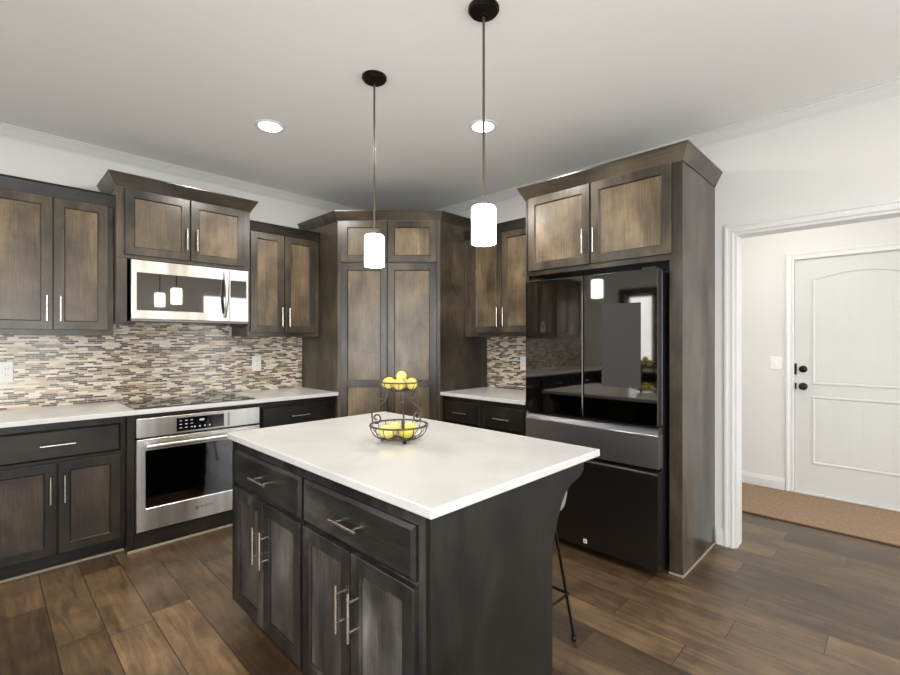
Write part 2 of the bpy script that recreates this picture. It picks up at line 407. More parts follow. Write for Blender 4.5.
# left wall, sink window plus one added for light
def wallwin(name, T, v0, v1, u0, u1, holes):
    w = B(); cur = u0
    for (a, b, z0, z1) in holes:
        w.box(T, cur, a, v0, v1, 0, H, M_wall, 0); w.box(T, a, b, v0, v1, 0, z0, M_wall, 0); w.box(T, a, b, v0, v1, z1, H, M_wall, 0); cur = b
    w.box(T, cur, u1, v0, v1, 0, H, M_wall, 0)
    return struct(w.put(name))
LW = lambda u, v, z: Vector((XL+v, u, z))         # left wall facing +x; u = y
BK = lambda u, v, z: Vector((u, YB+v, z))         # back wall facing +y
wallwin('wall_left', LW, -.12, 0, YB, 0, [(-5.9, -3.5, .45, 2.3), (-1.27, -.79, .98, 2.15)])
wallwin('wall_back', BK, -.12, 0, XL, XH+.12, [(-4.8, -2.4, .3, 2.3), (-.44, 1.5, .3, 2.3)])
def window(n, T, u0, u1, z0, z1, m, mull, casing=.09):
    f = B(); f.ring(T, u0, u1, z0, z1, .045, -.11, -.03, m)
    for k in range(1, mull): c = u0+(u1-u0)*k/mull; f.box(T, c-.03, c+.03, -.1, -.04, z0+.04, z1-.04, m)
    f.ring(T, u0-casing, u1+casing, z0-casing, z1+casing, casing+.004, .001, .022, m)
    o = struct(f.put('window_%d' % n))
    B().box(T, u0+.04, u1-.04, -.075, -.068, z0+.04, z1-.04, M_pane, 0).put('pane', o, (0, 0, 0))
window(1, LW, -1.27, -.79, .98, 2.15, UP['framez'], 1, .1)
window(2, LW, -5.9, -3.5, .45, 2.3, M_trim, 3)  # unseen window, added so light reaches the island's left face and floor
window(3, BK, -4.8, -2.4, .3, 2.3, M_trim, 3)  # unseen window behind the camera, added for frontal light
window(4, BK, -.44, 1.5, .3, 2.3, M_trim, 2)

# room crown moulding
cp = [(0, H-.066), (.006, H-.066), (.010, H-.058), (.020, H-.052), (.052, H-.020), (.060, H-.016), (.064, H-.008), (.078, H-.006), (.078, H), (0, H)]
struct(B().sweep([(0, OY1-.25), (0, 0), (XL, 0), (XL, YB)], cp, XYZ, M_trim).put('trim_1'))
# baseboards
bp_ = [(0, 0), (.014, 0), (.014, .075), (.011, .082), (.011, .09), (.007, .094), (.006, .104), (0, .106)]
struct(B().sweep([(0, -3.335), (0, -3.290)], bp_, lambda a, b, h: Vector((a, b, h)), M_trim).put('baseboard_right'))
def bb(name, path): struct(B().sweep(path, bp_, XYZ, M_trim).put(name))
bb('baseboard_hall', [(XH, HD0+.068), (XH, -2.4), (.12, -2.4), (.12, OY0+.08)])
bb('baseboard_hall_far', [(XH, YB), (XH, HD1-.068)])
bb('baseboard_back', [(XL, YB), (XH, YB)][::-1] and [(-.6, YB+0), (-.6+.01, YB+0)] if False else [(XL+.02, YB), (XH-.02, YB)][::-1] and [(XL+.02, YB), (XH-.02, YB)])
# casing round the opening (both faces) and jamb lining
cpf = [(0, 0), (0, .012), (-.008, .016), (-.02, .016), (-.026, .011), (-.05, .014), (-.058, .020), (-.076, .020), (-.080, .016), (-.080, 0)]
op = [(-OY0, 0), (-OY0, OZ), (-OY1, OZ), (-OY1, 0)]
mk = lambda T, v: (lambda a, b, h: T(a, v+h, b))
def casing(name, path, P, prof=cpf):
    return struct(B().sweep(path, [(-o*.7, h) for o, h in prof], P, M_trim).put(name))
casing('trim_2', op, lambda a, b, h: Vector((-h-.0005, -a, b)))
casing('trim_3', op, lambda a, b, h: Vector((.1205+h, -a, b)))
j = B(); j.box(XYZ, -.006, .126, OY0-.016, OY0+.001, 0, OZ, M_trim); j.box(XYZ, -.006, .126, OY1, OY1+.016, 0, OZ, M_trim); j.box(XYZ, -.006, .126, OY1+.016, OY0-.016, OZ-.016, OZ+.001, M_trim)
struct(j.put('trim_4'))

# ------------------------------------------------------------------ hall door
casing('trim_5', [(-HD0-.002, 0), (-HD0-.002, HDZ), (-HD1, HDZ), (-HD1, 0)], lambda a, b, h: Vector((XH-h, -a, b)), [(o*1.1, h*.8) for o, h in cpf])
HDT = lambda u, v, z: Vector((XH-v, -u, z))
d = B(); d.box(HDT, -HD0, -HD1, -.05, -.008, .02, HDZ, M_door)
U0, U1 = -HD0+.122, -HD1-.122
arch = [(U0, 1.915)] + [(U0+(U1-U0)*k/14, 1.915+.058*math.sin(PI*k/14)) for k in range(1, 14)] + [(U1, 1.915)]
bead = [(0, -.010), (.004, -.002), (.012, -.0005), (.019, -.003), (.026, -.010)]
for poly in (arch + [(U1, .975), (U0, .975)], [(U0, .875), (U1, .875), (U1, .272), (U0, .272)]):
    d.sweep(poly, [(-o, h) for o, h in bead], lambda a, b, h: HDT(a, h, b), M_door, closed=True)
    inner = [(U0+.03+(x-U0)*(U1-U0-.06)/(U1-U0), z+(.03 if z < poly[-1][1]+.01 or z == .272 or z == .975 else -.03)) for x, z in poly]
    d.prism(inner, lambda a, b, h: HDT(a, h, b), -.009, -.0065, M_plankpaint)
door = struct(d.put('door_1', org=(XH, -3.94, 0)))
k = B(); k.lathe((XH+.008, -3.547, .955), [(.0, -.062), (.018, -.062), (.027, -.052), (.028, -.040), (.020, -.030), (.010, -.026), (.010, -.012), (.030, -.010), (.033, 0), (0, 0)], M_bronze, 24, 'x')
k.put('door_knob', door)
k = B(); k.lathe((XH+.008, -3.547, 1.11), [(0, -.030), (.012, -.030), (.014, -.016), (.026, -.014), (.031, -.006), (.031, 0), (0, 0)], M_bronze, 24, 'x')
k.put('deadbolt', door)
k = B(); k.box(HDT, 3.487, 3.499, -.01, .004, .93, .985, M_bronze); k.box(HDT, 3.485, 3.502, -.01, .008, 1.06, 1.16, M_bronze)
k.put('latch_plate', door)
struct(B().box(XYZ, XH-.02, XH+.12, HD1, HD0, 0, .018, M_trim).put('trim_6'))
def plate(name, T, u0, u1, z0, z1, v, label, kind='outlet', group=None):
    o = thing(name, label, 'switch' if kind == 'switch' else 'outlet', T((u0+u1)/2, v, (z0+z1)/2), group)
    p = B(); p.loft(T, [(u0, u1, z0, z1, v), (u0, u1, z0, z1, v+.003), (u0+.003, u1-.003, z0+.003, z1-.003, v+.006)], M_plastic); p.put('cover_plate', o)
    n = max(1, round((u1-u0)/.075)); wd = (u1-u0)/n
    for i in range(n):
        c = u0+wd*(i+.5); q = B()
        if kind == 'switch': q.box(T, c-.006, c+.006, v+.006, v+.015, (z0+z1)/2-.012, (z0+z1)/2+.010, M_plastic); q.put('toggle', o)
        else:
            for dz in (.021, -.021):
                zz = (z0+z1)/2+dz; q.box(T, c-.016, c+.016, v+.0055, v+.0085, zz-.016, zz+.016, M_plastic)
                for s in (-.006, .006): q.box(T, c+s-.001, c+s+.001, v+.0084, v+.009, zz-.004, zz+.006, M_gap, 0)
            q.put('socket', o)
    return o
plate('light_switch', lambda u, v, z: Vector((XH-v, -u, z)), 3.300, 3.392, 1.10, 1.215, 0, 'white toggle switch plate on the hall wall left of the white door', 'switch')
rug = B(); rug.box(XYZ, .78, 1.60, -4.95, -2.75, .001, .012, M_rug, .003); rug.box(XYZ, .765, .785, -4.95, -2.75, .001, .011, mat('rug_binding', srgb(86, 62, 46), .9), .002)
tag(rug.put('runner_rug', org=(1.2, -3.85, 0)), 'tan woven rug lying on the hall floor before the white door', 'rug')

# ------------------------------------------------------------------ cabinets
def shaker(T, name, root, u0, u1, z0, z1, v, mset, st=.058, mid=None, grain='z', handle=None, hl=.16):
    """door with frame, recessed panel, bar handle at u=handle[0], z centre=handle[1]"""
    f = B(); fm = mset['framez']
    if mid:
        f.ring(T, u0, u1, z0, mid+st*.5, st, v, v+.02, fm); f.ring(T, u0, u1, mid-st*.5+.0005, z1, st, v, v+.0199, fm)
    else: f.ring(T, u0, u1, z0, z1, st, v, v+.02, fm)
    dr = f.put(name, root)
    for a, b in (([(z0, mid), (mid, z1)]) if mid else [(z0, z1)]):
        p = B(); p.box(T, u0+st*.7, u1-st*.7, v+.001, v+.010, a+(st*.7 if a == z0 else st*.2), b-(st*.7 if b == z1 else st*.2), mset['panelz'], 0); p.put('panel', dr)
    if handle: vbar(T, dr, handle[0], handle[1], v+.02, hl)
    return dr
def vbar(T, par, u, z, v, l):
    h = B(); h.tube([T(u, v+.030, z-l/2), T(u, v+.030, z+l/2)], .0058, M_nickel, 10)
    for s in (-.3, .3): h.tube([T(u, v-.001, z+s*l), T(u, v+.030, z+s*l)], .0045, M_nickel, 8)
    h.put('handle', par)
def hbar(T, par, u, z, v, l):
    h = B(); h.tube([T(u-l/2, v+.030, z), T(u+l/2, v+.030, z)], .0058, M_nickel, 10)
    for s in (-.3, .3): h.tube([T(u+s*l, v-.001, z), T(u+s*l, v+.030, z)], .0045, M_nickel, 8)
    h.put('handle', par)
def drawer(T, root, u0, u1, z0, z1, v, mset, gr, hl=.16, hn=1):
    f = B(); e = .012
    f.loft(T, [(u0, u1, z0, z1, v), (u0, u1, z0, z1, v+.010), (u0+e*.4, u1-e*.4, z0+e*.4, z1-e*.4, v+.014), (u0+e, u1-e, z0+e, z1-e, v+.020)], mset['frame'+gr])
    dr = f.put('drawer', root)
    hbar(T, dr, (u0+u1)/2, (z0+z1)/2, v+.020, hl)
def crown(T, root, path, z, m, out=.045, h=.085):
    pr = [(0, z-.004), (.004, z-.004), (.006, z+.004), (out-.004, z+h-.012), (out, z+h-.008), (out, z+h), (0, z+h)]
    B().sweep(path, pr, XYZ, m).put('crown', root)
def upper(T, root, u0, u1, depth, z0, z1, doors, mset, hz, st=.058, left_end=None):
    b = B(); b.box(T, u0, u1, .001, depth, z0, z1, mset['framez'])
    b.put('body', root)
    for (a, c, hu) in doors: shaker(T, 'door', root, a, c, z0+.035, z1-.012, depth+.0005, mset, st, handle=(hu, hz) if hu is not None else None)
GU = 'upper wall cabinets'; GB = 'base cabinets'
z0u, z1u = 1.40, 2.285
def upA(u0, u1, doors, label, x0=None):
    r = thing('upper_cabinet', label, 'cabinet', (u0, 0, z0u), GU)
    upper(A, r, u0, u1, .33, z0u, z1u, doors, UP, 1.567)
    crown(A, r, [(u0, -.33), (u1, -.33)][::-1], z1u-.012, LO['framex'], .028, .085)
    return r
upA(-3.485, -2.84, [(-3.468, -3.159, -3.187), (-3.153, -2.872, -3.121)], 'brown two-door wall cabinet left of the microwave, at the left edge')
upA(-1.943, -1.286, [(-1.918, -1.629, -1.655), (-1.622, -1.335, -1.59)], 'brown two-door wall cabinet between microwave and corner pantry')
upA(-4.30, -3.488, [(-4.28, -3.90, -3.93), (-3.89, -3.51, -3.86)], 'brown wall cabinet left of the frame, seen only in the refrigerator reflection')
upA(-5.12, -4.303, [(-5.10, -4.72, -4.75), (-4.71, -4.33, -4.68)], 'brown wall cabinet nearest the left room corner, seen only in reflection')
# microwave cabinet
r = thing('upper_cabinet', 'taller brown cabinet with two short doors directly above the microwave', 'cabinet', (-2.835, 0, 1.93), GU)
b = B(); b.box(A, -2.837, -1.945, .001, .40, 1.93, 2.41, UP['framez']); b.box(A, -2.837, -2.775, .001, .40, 1.485, 1.93, UP['framez']); b.box(A, -1.962, -1.945, .001, .40, 1.485, 1.93, UP['framez'])
b.put('body', r)
shaker(A, 'door', r, -2.79, -2.391, 1.955, 2.402, .4005, UP, .058, handle=(-2.414, 2.108))
shaker(A, 'door', r, -2.383, -1.99, 1.955, 2.402, .4005, UP, .058, handle=(-2.346, 2.108))
crown(A, r, [(-1.945, -.001), (-1.945, -.40), (-2.837, -.40), (-2.837, -.001)], 2.405, UP['framex'], .05, .09)

# wall cabinet on the right-hand wall
r = thing('upper_cabinet', 'brown wall cabinet between corner pantry and refrigerator cabinet', 'cabinet', (0, -1.286, z0u), GU)
upper(BW, r, 1.286, 2.184, .33, z0u, z1u+.02, [(1.387, 1.727, 1.700), (1.735, 2.12, 1.765)], UP, 1.567)
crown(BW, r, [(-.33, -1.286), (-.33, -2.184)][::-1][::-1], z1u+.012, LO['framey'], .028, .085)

# corner pantry
r = thing('corner_pantry', 'tall dark brown diagonal corner pantry with four doors behind the island', 'cabinet', (-.6, -.6, 0))
b = B(); b.prism([(-.001, -.001), (-1.283, -.001), (-1.283, -.646), (-.646, -1.283), (-.001, -1.283)], XYZ, .09, 2.42, UP['framez'], .0015)
b.put('body', r)
b = B(); b.prism([(-.01, -.01), (-1.27, -.01), (-1.27, -.60), (-.60, -1.27), (-.01, -1.27)], XYZ, .0, .09, UP['framex']); b.put('toe_kick', r)
for a, c in ((.033, .436), (.442, .868)):
    shaker(DG, 'door', r, a, c, 2.053, 2.412, .0005, UP, .062)
    shaker(DG, 'door', r, a, c, .12, 2.040, .0005, UP, .062, mid=.990)
crown(XYZ, r, [(-.001, -1.283), (-.646, -1.283), (-1.283, -.646), (-1.283, -.001)], 2.415, UP['framex'], .045, .08)

# base cabinets on the rear wall
def base(T, root, u0, u1, face, doors, drawers, mset, gr, toe=.05, z1=.884, dz=(.665, .84), doorz=(.105, .645), hz=.49, hin=None, back=.001):
    b = B(); b.box(T, u0, u1, back, face, .10, z1, mset['framez']); b.put('body', root)
    b = B(); b.box(T, u0+.001, u1-.001, back, face-toe, 0, .10, mset['frame'+gr]); b.put('toe_kick', root)
    b = B(); b.box(T, u0+.001, u1-.001, face-toe, face-toe+.012, 0.0, .014, M_shoe); b.put('shoe_molding', root)
    for (a, c, hu) in doors: shaker(T, 'door', root, a, c, doorz[0], doorz[1], face+.0005, mset, .058, handle=(hu, hz))
    for (a, c) in drawers: drawer(T, root, a, c, dz[0], dz[1], face+.0005, mset, gr)
def baseA(u0, u1, doors, drawers, label):
    r = thing('base_cabinet', label, 'cabinet', (u0, 0, 0), GB)
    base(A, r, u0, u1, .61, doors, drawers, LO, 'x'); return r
baseA(-3.485, -2.822, [(-3.465, -3.163, -3.191), (-3.155, -2.85, -3.127)], [(-3.465, -2.85)], 'dark brown base cabinet left of the oven, one wide drawer over two doors')
baseA(-1.966, -1.284, [(-1.94, -1.63, -1.66), (-1.622, -1.31, -1.595)], [(-1.945, -1.325)], 'dark brown base cabinet between oven and corner pantry')
baseA(-4.30, -3.487, [(-4.28, -3.90, -3.93), (-3.89, -3.51, -3.86)], [(-4.28, -3.51)], 'dark base cabinet left of the frame, seen only in the refrigerator reflection')
baseA(-5.12, -4.302, [(-5.10, -4.72, -4.75), (-4.71, -4.33, -4.68)], [(-5.10, -4.33)], 'dark base cabinet nearest the left room corner, seen only in reflection')
r = thing('base_cabinet', 'dark brown base cabinet with two drawers between pantry and refrigerator', 'cabinet', (0, -1.284, 0), GB)
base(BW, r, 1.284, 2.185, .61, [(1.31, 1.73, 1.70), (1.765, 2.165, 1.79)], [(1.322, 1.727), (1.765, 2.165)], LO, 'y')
# oven cabinet
OVX0, OVX1 = -2.777, -1.985
r = thing('oven_cabinet', 'dark brown cabinet surround framing the built-in oven under the cooktop', 'cabinet', (-2.4, 0, 0), GB)
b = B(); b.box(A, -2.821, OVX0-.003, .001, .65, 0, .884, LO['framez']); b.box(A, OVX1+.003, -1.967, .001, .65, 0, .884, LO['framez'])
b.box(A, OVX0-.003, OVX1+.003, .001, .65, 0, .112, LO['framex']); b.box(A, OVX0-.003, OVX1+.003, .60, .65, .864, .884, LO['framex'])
b.put('body', r)
b = B(); b.box(A, -2.821, -1.967, .65, .663, 0, .014, M_shoe); b.put('shoe_molding', r)

# countertops
def slab(name, poly, label, z0=.885, z1=.914, bev=.003):
    b = B(); b.prism(poly, XYZ, z0, z1, M_quartz, bev); c = sum((Vector((p[0], p[1], 0)) for p in poly), Vector())/len(poly)
    return tag(b.put(name, org=(c.x, c.y, z0)), label, 'countertop')
slab('countertop', [(-5.799, -.001), (-1.285, -.001), (-1.285, -.667), (-5.15, -.667), (-5.15, -2.2), (-5.799, -2.2)], 'white quartz countertop with cooktop along the backsplash, left of the pantry')
slab('countertop', [(-.001, -1.285), (-.650, -1.285), (-.650, -2.185), (-.001, -2.185)], 'short white quartz countertop between pantry and refrigerator')
# backsplashes
tag(B().box(A, -5.79, -1.284, .0005, .009, .9145, 1.4, M_tile, 0).box(A, -2.772, -1.964, .0005, .0089, 1.4, 1.50, M_tile, 0).put('backsplash', org=(-3, 0, .914)), 'beige and brown linear mosaic tile backsplash behind the cooktop', 'backsplash')
tag(B().box(BW, 1.284, 2.185, .0005, .009, .9145, 1.4, M_tile, 0).put('backsplash', org=(0, -1.7, .914)), 'small mosaic tile backsplash between the pantry and the refrigerator', 'backsplash')
plate('power_outlet', A, -3.45, -3.327, 1.09, 1.226, .0095, 'white double outlet plate on the tiles at the left edge')
plate('power_outlet', A, -1.768, -1.687, 1.09, 1.226, .0095, 'white outlet on the tiles right of the cooktop')
plate('power_outlet', BW, 1.684, 1.765, 1.095, 1.216, .0095, 'white outlet on the tiles beside the refrigerator')

# cooktop
r = thing('cooktop', 'black glass cooktop set into the white counter above the oven', 'cooktop', (-2.38, -.36, .914))
b = B(); b.box(XYZ, -2.775, -1.99, -.625, -.10, .9145, .921, M_dglass, .002); b.put('glass_top', r)
for (x, y, rr) in ((-2.58, -.25, .075), (-2.58, -.47, .095), (-2.20, -.25, .095), (-2.20, -.47, .075), (-2.39, -.36, .06)):
    b = B(); b.lathe((x, y, .9211), [(rr, 0), (rr, .0003), (rr-.003, .0003), (rr-.003, 0)], mat('burner_mark', srgb(70, 70, 72), .4), 40); b.put('burner_ring', r)

# oven
r = thing('wall_oven', 'stainless steel built-in oven with dark window below the cooktop', 'oven', (-2.38, -.65, .12))
b = B(); b.box(A, OVX0+.03, OVX1-.03, .05, .649, .125, .85, M_fside); b.put('body', r)
b = B(); b.box(A, OVX0, OVX1, .652, .680, .735, .858, M_steel, .002); cpn = b.put('control_panel', r)
b = B(); b.box(A, -2.548, -2.243, .6803, .6815, .748, .838, M_dglass, .0004); dsp = b.put('display', cpn)
gm = mat('display_print', srgb(200, 200, 205), .5)
for (u, z, w_, h_) in [(-2.53+i*.034, .768+k*.024, .015, .005) for i in range(3) for k in range(3)] + [(-2.44+i*.032, .764, .010, .010) for i in range(4)] + [(-2.405, .806, .030, .013)]:
    B().box(A, u, u+w_, .6816, .6819, z, z+h_, gm, 0).put('touch_key', cpn)
g = B(); g.box(A, -2.218, -2.203, .6803, .6808, .746, .842, mat('etched_mark', srgb(150, 148, 145), .4, .5), 0)
g.put('etched_print', cpn)
b = B()
zt, zb = .722, .128
b.ring(A, OVX0, OVX1, zb, zt, (.052, .052, .145, .075), .652, .684, M_steel, .004); dr = b.put('door', r)
b = B(); b.box(A, OVX0+.05, OVX1-.05, .655, .677, zb+.14, zt-.07, M_oglass, .001); b.put('window', dr)
b = B(); b.tube([A(OVX0+.045, .735, .682), A(OVX1-.045, .735, .682)], .014, M_steel, 14)
for u in (OVX0+.065, OVX1-.065): b.box(A, u-.012, u+.012, .683, .732, .672, .692, M_steel)
b.put('handle', dr)
def text(s, size, T, u, z, v, m, name, par, face='A'):
    c = bpy.data.curves.new(name, 'FONT'); c.body = s; c.size = size; c.align_x = 'CENTER'; c.align_y = 'CENTER'; c.extrude = .0002
    o = bpy.data.objects.new(name, c); COL.objects.link(o)
    bpy.context.view_layer.update(); me = bpy.data.meshes.new_from_object(o); bpy.data.objects.remove(o)
    me.materials.clear(); me.materials.append(m)
    ob = bpy.data.objects.new(name, me); COL.objects.link(ob); ob.parent = par
    ob.location = T(u, v, z) - Vector(par['_o']); ob.rotation_euler = (PI/2, 0, 0 if face == 'A' else -PI/2)
    return ob
bm_ = mat('badge_grey', srgb(80, 78, 76), .4)
text('BOSCH', .024, A, -2.360, .205, .6845, bm_, 'badge', dr)
b = B(); b.lathe(A(-2.422, .685, .205), [(.013, 0), (.013, -.0006), (.010, -.0006), (.010, 0)], bm_, 24, 'y'); b.box(A, -2.424, -2.420, .684, .6855, .196, .214, bm_, 0); b.put('emblem', dr)

# microwave
r = thing('microwave', 'stainless steel over-the-range microwave mounted below the short cabinet', 'microwave', (-2.36, 0, 1.506), None)
MX0, MX1, MZ0, MZ1 = -2.757, -1.968, 1.503, 1.922
b = B(); b.box(A, MX0+.004, MX1-.004, .012, .405, MZ0, MZ1, M_fside); b.put('body', r)
b = B(); b.ring(A, MX0, -2.118, MZ0+.012, MZ1, (.034, .022, .062, .088), .4055, .430, M_steel, .003); dr = b.put('door', r)
b = B(); b.box(A, MX0+.03, -2.136, .408, .4285, MZ0+.07, MZ1-.084, M_mglass, .001); b.put('window', dr)
b = B(); b.ring(A, -2.115, MX1, MZ0+.012, MZ1, (.010, .018, .062, .088), .4055, .430, M_steel, .003); b.box(A, -2.107, MX1-.016, .408, .4285, MZ0+.07, MZ1-.084, M_mglass, .001); b.put('control_panel', r)
b = B(); b.box(A, MX0, MX1, .30, .428, MZ0-.004, MZ0+.010, mat('vent_strip', srgb(120, 118, 114), .4, .8)); b.put('vent_grille', r)
hp = [A(-2.15, .432+.045*math.sin(PI*k/12)+.004, MZ0+.04+.35*k/12) for k in range(13)]
b = B(); b.tube(hp, .011, M_steel, 12); b.put('handle', dr)

# ------------------------------------------------------------------ refrigerator and its cabinet
r = thing('refrigerator_cabinet', 'tall brown cabinet enclosing the refrigerator, two doors above it', 'cabinet', (0, -2.73, 0))
b = B(); b.box(BW, 2.187, 2.215, .001, .642, 0, 2.41, UP['framez']); b.box(BW, 3.206, 3.279, .600, .644, 0, 2.41, UP['framez']); b.box(BW, 3.258, 3.278, .001, .620, 0, 2.41, UP['framez'])
b.box(BW, 2.20, 3.27, .001, .642, 1.838, 2.41, UP['framez']); b.put('body', r)
shaker(BW, 'door', r, 2.222, 2.708, 1.872, 2.402, .6425, UP, .06, handle=(2.668, 2.02))
shaker(BW, 'door', r, 2.718, 3.222, 1.872, 2.402, .6425, UP, .06, handle=(2.727, 2.02) if False else (2.745, 2.02))
crown(BW, r, [(-.001, -3.279), (-.644, -3.279), (-.644, -2.187), (-.36, -2.187)][::-1][::-1], 2.405, UP['framey'], .045, .088)
b = B(); b.box(BW, 3.279, 3.288, .001, .644, 0, .013, M_shoe); b.box(BW, 3.206, 3.288, .644, .653, 0, .013, M_shoe); b.put('shoe_molding', r)

r = thing('refrigerator', 'black french-door refrigerator with glossy doors and grey screen', 'refrigerator', (-.4, -2.735, 0))
FY0, FY1, FS = 2.281, 3.190, 2.7255
b = B(); b.box(BW, FY0+.004, FY1-.004, .05, .695, .03, 1.765, M_fside, .004); b.put('body', r)
for s in (FY0+.05, FY1-.10):
    b = B(); b.box(BW, s, s+.05, .60, .64, 0, .03, M_rubber); b.put('foot', r)
b = B(); b.box(BW, FY0, FS-.003, .70, .774, .872, 1.779, M_fside, .004); b.box(BW, FY0+.003, FS-.006, .7735, .7765, .875, 1.776, M_fridge, .001); b.put('door', r)
b = B(); b.box(BW, FS+.003, FY1, .70, .774, .872, 1.779, M_fside, .004); b.box(BW, FS+.006, FY1-.003, .7735, .7765, .875, 1.776, M_fridge, .001)
b.box(BW, FY1-.0005, FY1+.002, .708, .714, .875, 1.776, M_fedge, 0); dr = b.put('door', r)
b = B(); b.box(BW, 2.852, 3.093, .7766, .7785, 1.085, 1.588, M_screen, .0006); o = b.put('screen', dr); o['label'] = 'flat grey screen'
b = B(); b.loft(BW, [(FY0, FY1, .628, .822, .70), (FY0, FY1, .628, .822, .770), (FY0, FY1, .632, .818, .774)], M_fband); dw = b.put('drawer', r)
b = B(); b.loft(BW, [(FY0, FY1, .8225, .862, .70), (FY0, FY1, .8225, .862, .748), (FY0, FY1, .8225, .8235, .7735)], M_fstrip); b.put('handle_grip', dw)
b = B(); b.loft(BW, [(FY0, FY1, .045, .605, .70), (FY0, FY1, .045, .612, .752), (FY0+.001, FY1-.001, .048, .596, .774)], M_fsteel)
b.box(BW, FY0+.003, FY1-.003, .7738, .7752, .590, .5945, M_fedge, 0); fz = b.put('freezer_drawer', r)
b = B(); b.box(BW, 2.727, 2.752, .7742, .7752, .073, .100, M_plastic, .0003); b.box(BW, 2.733, 2.746, .7752, .7754, .082, .091, mat('sticker_print', srgb(160, 165, 172), .6), 0); b.put('sticker', fz)
for s in (FY0+.02, FY1-.10):
    b = B(); b.box(BW, s, s+.08, .60, .755, 1.780, 1.792, M_fside); b.put('hinge_cover', r)

# ------------------------------------------------------------------ island
r = thing('kitchen_island', 'dark charcoal wood kitchen island with drawers and doors under white top', 'kitchen island', (-2.15, -2.55, 0))
IX = 2.598                # v of the door face plane (x = -IX)
b = B(); b.box(BW, 1.865, 3.245, 1.985, IX, .10, .884, IS['framez']); b.put('body', r)
b = B(); b.box(BW, 1.90, 3.23, 2.00, IX-.075, 0, .10, IS['framey']); b.put('toe_kick', r)
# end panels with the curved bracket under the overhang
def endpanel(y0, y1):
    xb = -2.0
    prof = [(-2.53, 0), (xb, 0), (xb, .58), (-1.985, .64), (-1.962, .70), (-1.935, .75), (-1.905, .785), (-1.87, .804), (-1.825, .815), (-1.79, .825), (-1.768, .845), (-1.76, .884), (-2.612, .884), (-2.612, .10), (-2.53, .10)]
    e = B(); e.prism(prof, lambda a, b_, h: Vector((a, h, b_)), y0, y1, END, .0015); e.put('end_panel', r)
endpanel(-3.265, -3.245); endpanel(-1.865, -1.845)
for a, c in ((1.885, 2.535), (2.560, 3.200)):
    drawer(BW, r, a, c, .678, .838, IX+.0005, IS, 'y')
    m_ = (a+c)/2
    shaker(BW, 'door', r, a, m_-.004, .110, .662, IX+.0005, IS, .056, handle=(m_-.036, .475))
    shaker(BW, 'door', r, m_+.004, c, .110, .662, IX+.0005, IS, .056, handle=(m_+.036, .475))
slab('island_top', [(-2.632, -3.288), (-1.672, -3.288), (-1.672, -1.828), (-2.632, -1.828)], 'white quartz slab top of the island holding the fruit basket', bev=.004)

# stool tucked under the overhang
r = thing('bar_stool', 'bar stool with grey shell seat and thin black metal legs behind island', 'stool', (-1.73, -2.98, 0))
sx_, sy_ = -1.768, -2.945
for (dx, dy) in ((.17, -.17), (.17, .17), (-.17, .17), (-.17, -.17)):
    b = B(); b.tube([(sx_+dx*.62, sy_+dy*.62, .60), (sx_+dx*1.10, sy_+dy*1.00, .012)], .007, M_black, 10)
    b.lathe((sx_+dx*1.10, sy_+dy*1.00, 0), [(0, 0), (.011, 0), (.011, .02), (0, .02)], M_rubber, 12); b.put('leg', r)
q = .17*.97
b = B(); b.tube([(sx_+q, sy_-q*.93, .215), (sx_+q, sy_+q*.93, .215), (sx_-q, sy_+q*.93, .215), (sx_-q, sy_-q*.93, .215)], .0075, M_black, 8, closed=True); b.put('footrest', r)
# shell seat: a cushion with a curved back rising on the aisle side
t = bmesh.new(); rows = []
nu, nv = 18, 14
for i in range(nu+1):
    row = []
    for j_ in range(nv+1):
        a = -1+2*i/nu; c = -1+2*j_/nv
        x = .185*c*(1-.10*a*a); y = .195*a*(1-.12*max(0, c)**2)
        z = .625+.02*a*a+.105*max(0, c-.35)**1.3+.01*c*c
        if c > .35: x = .185*(.35+(c-.35)*.62)*(1-.10*a*a)
        row.append(t.verts.new((sx_+x, sy_+y, z)))
    rows.append(row)
for i in range(nu):
    for j_ in range(nv): t.faces.new((rows[i][j_], rows[i+1][j_], rows[i+1][j_+1], rows[i][j_+1]))
bmesh.ops.recalc_face_normals(t, faces=t.faces)
b = B(); b.merge(t, M_seat, True); st = b.put('seat', r)
md = st.modifiers.new('s', 'SOLIDIFY'); md.thickness = .024; md.offset = 0
md = st.modifiers.new('v', 'BEVEL'); md.width = .012; md.segments = 3

# ------------------------------------------------------------------ fruit basket and lemons
bc = Vector((-2.161, -2.574, .9145))
r = thing('fruit_basket', 'two-tier wrought wire fruit basket with scroll arms on the island', 'basket', bc)
def circ(c, rad, z, n=48): return [(c.x+rad*math.cos(2*PI*k/n), c.y+rad*math.sin(2*PI*k/n), z) for k in range(n)]
def tier(name, z0, rb, rt, h, nw, wr, rim):
    b = B(); b.tube(circ(bc, rt, z0+h), rim, M_wire, 8, True); b.tube(circ(bc, rb, z0), wr*1.2, M_wire, 6, True); b.tube(circ(bc, rb*.5, z0-.001), wr, M_wire, 6, True)
    for k in range(nw):
        a = 2*PI*k/nw; pts = [(0, 0, z0)]
        for q_ in range(9):
            s = q_/8*PI/2; rr = rb+(rt-rb)*math.sin(s); zz = z0+h*(1-math.cos(s)); pts.append((rr*math.cos(a), rr*math.sin(a), zz))
        b.tube([(bc.x+x, bc.y+y, z) for x, y, z in pts], wr, M_wire, 5)
    b.put(name, r)
tier('lower_bowl', bc.z+.016, .075, .128, .058, 18, .0019, .0042)
bc0 = bc.copy(); bc = bc + Vector((.006, -.006, 0))
tier('upper_bowl', 1.140, .045, .092, .040, 16, .0018, .0034)
bc = bc0
cang = math.atan2(cam.location.y-bc.y, cam.location.x-bc.x)
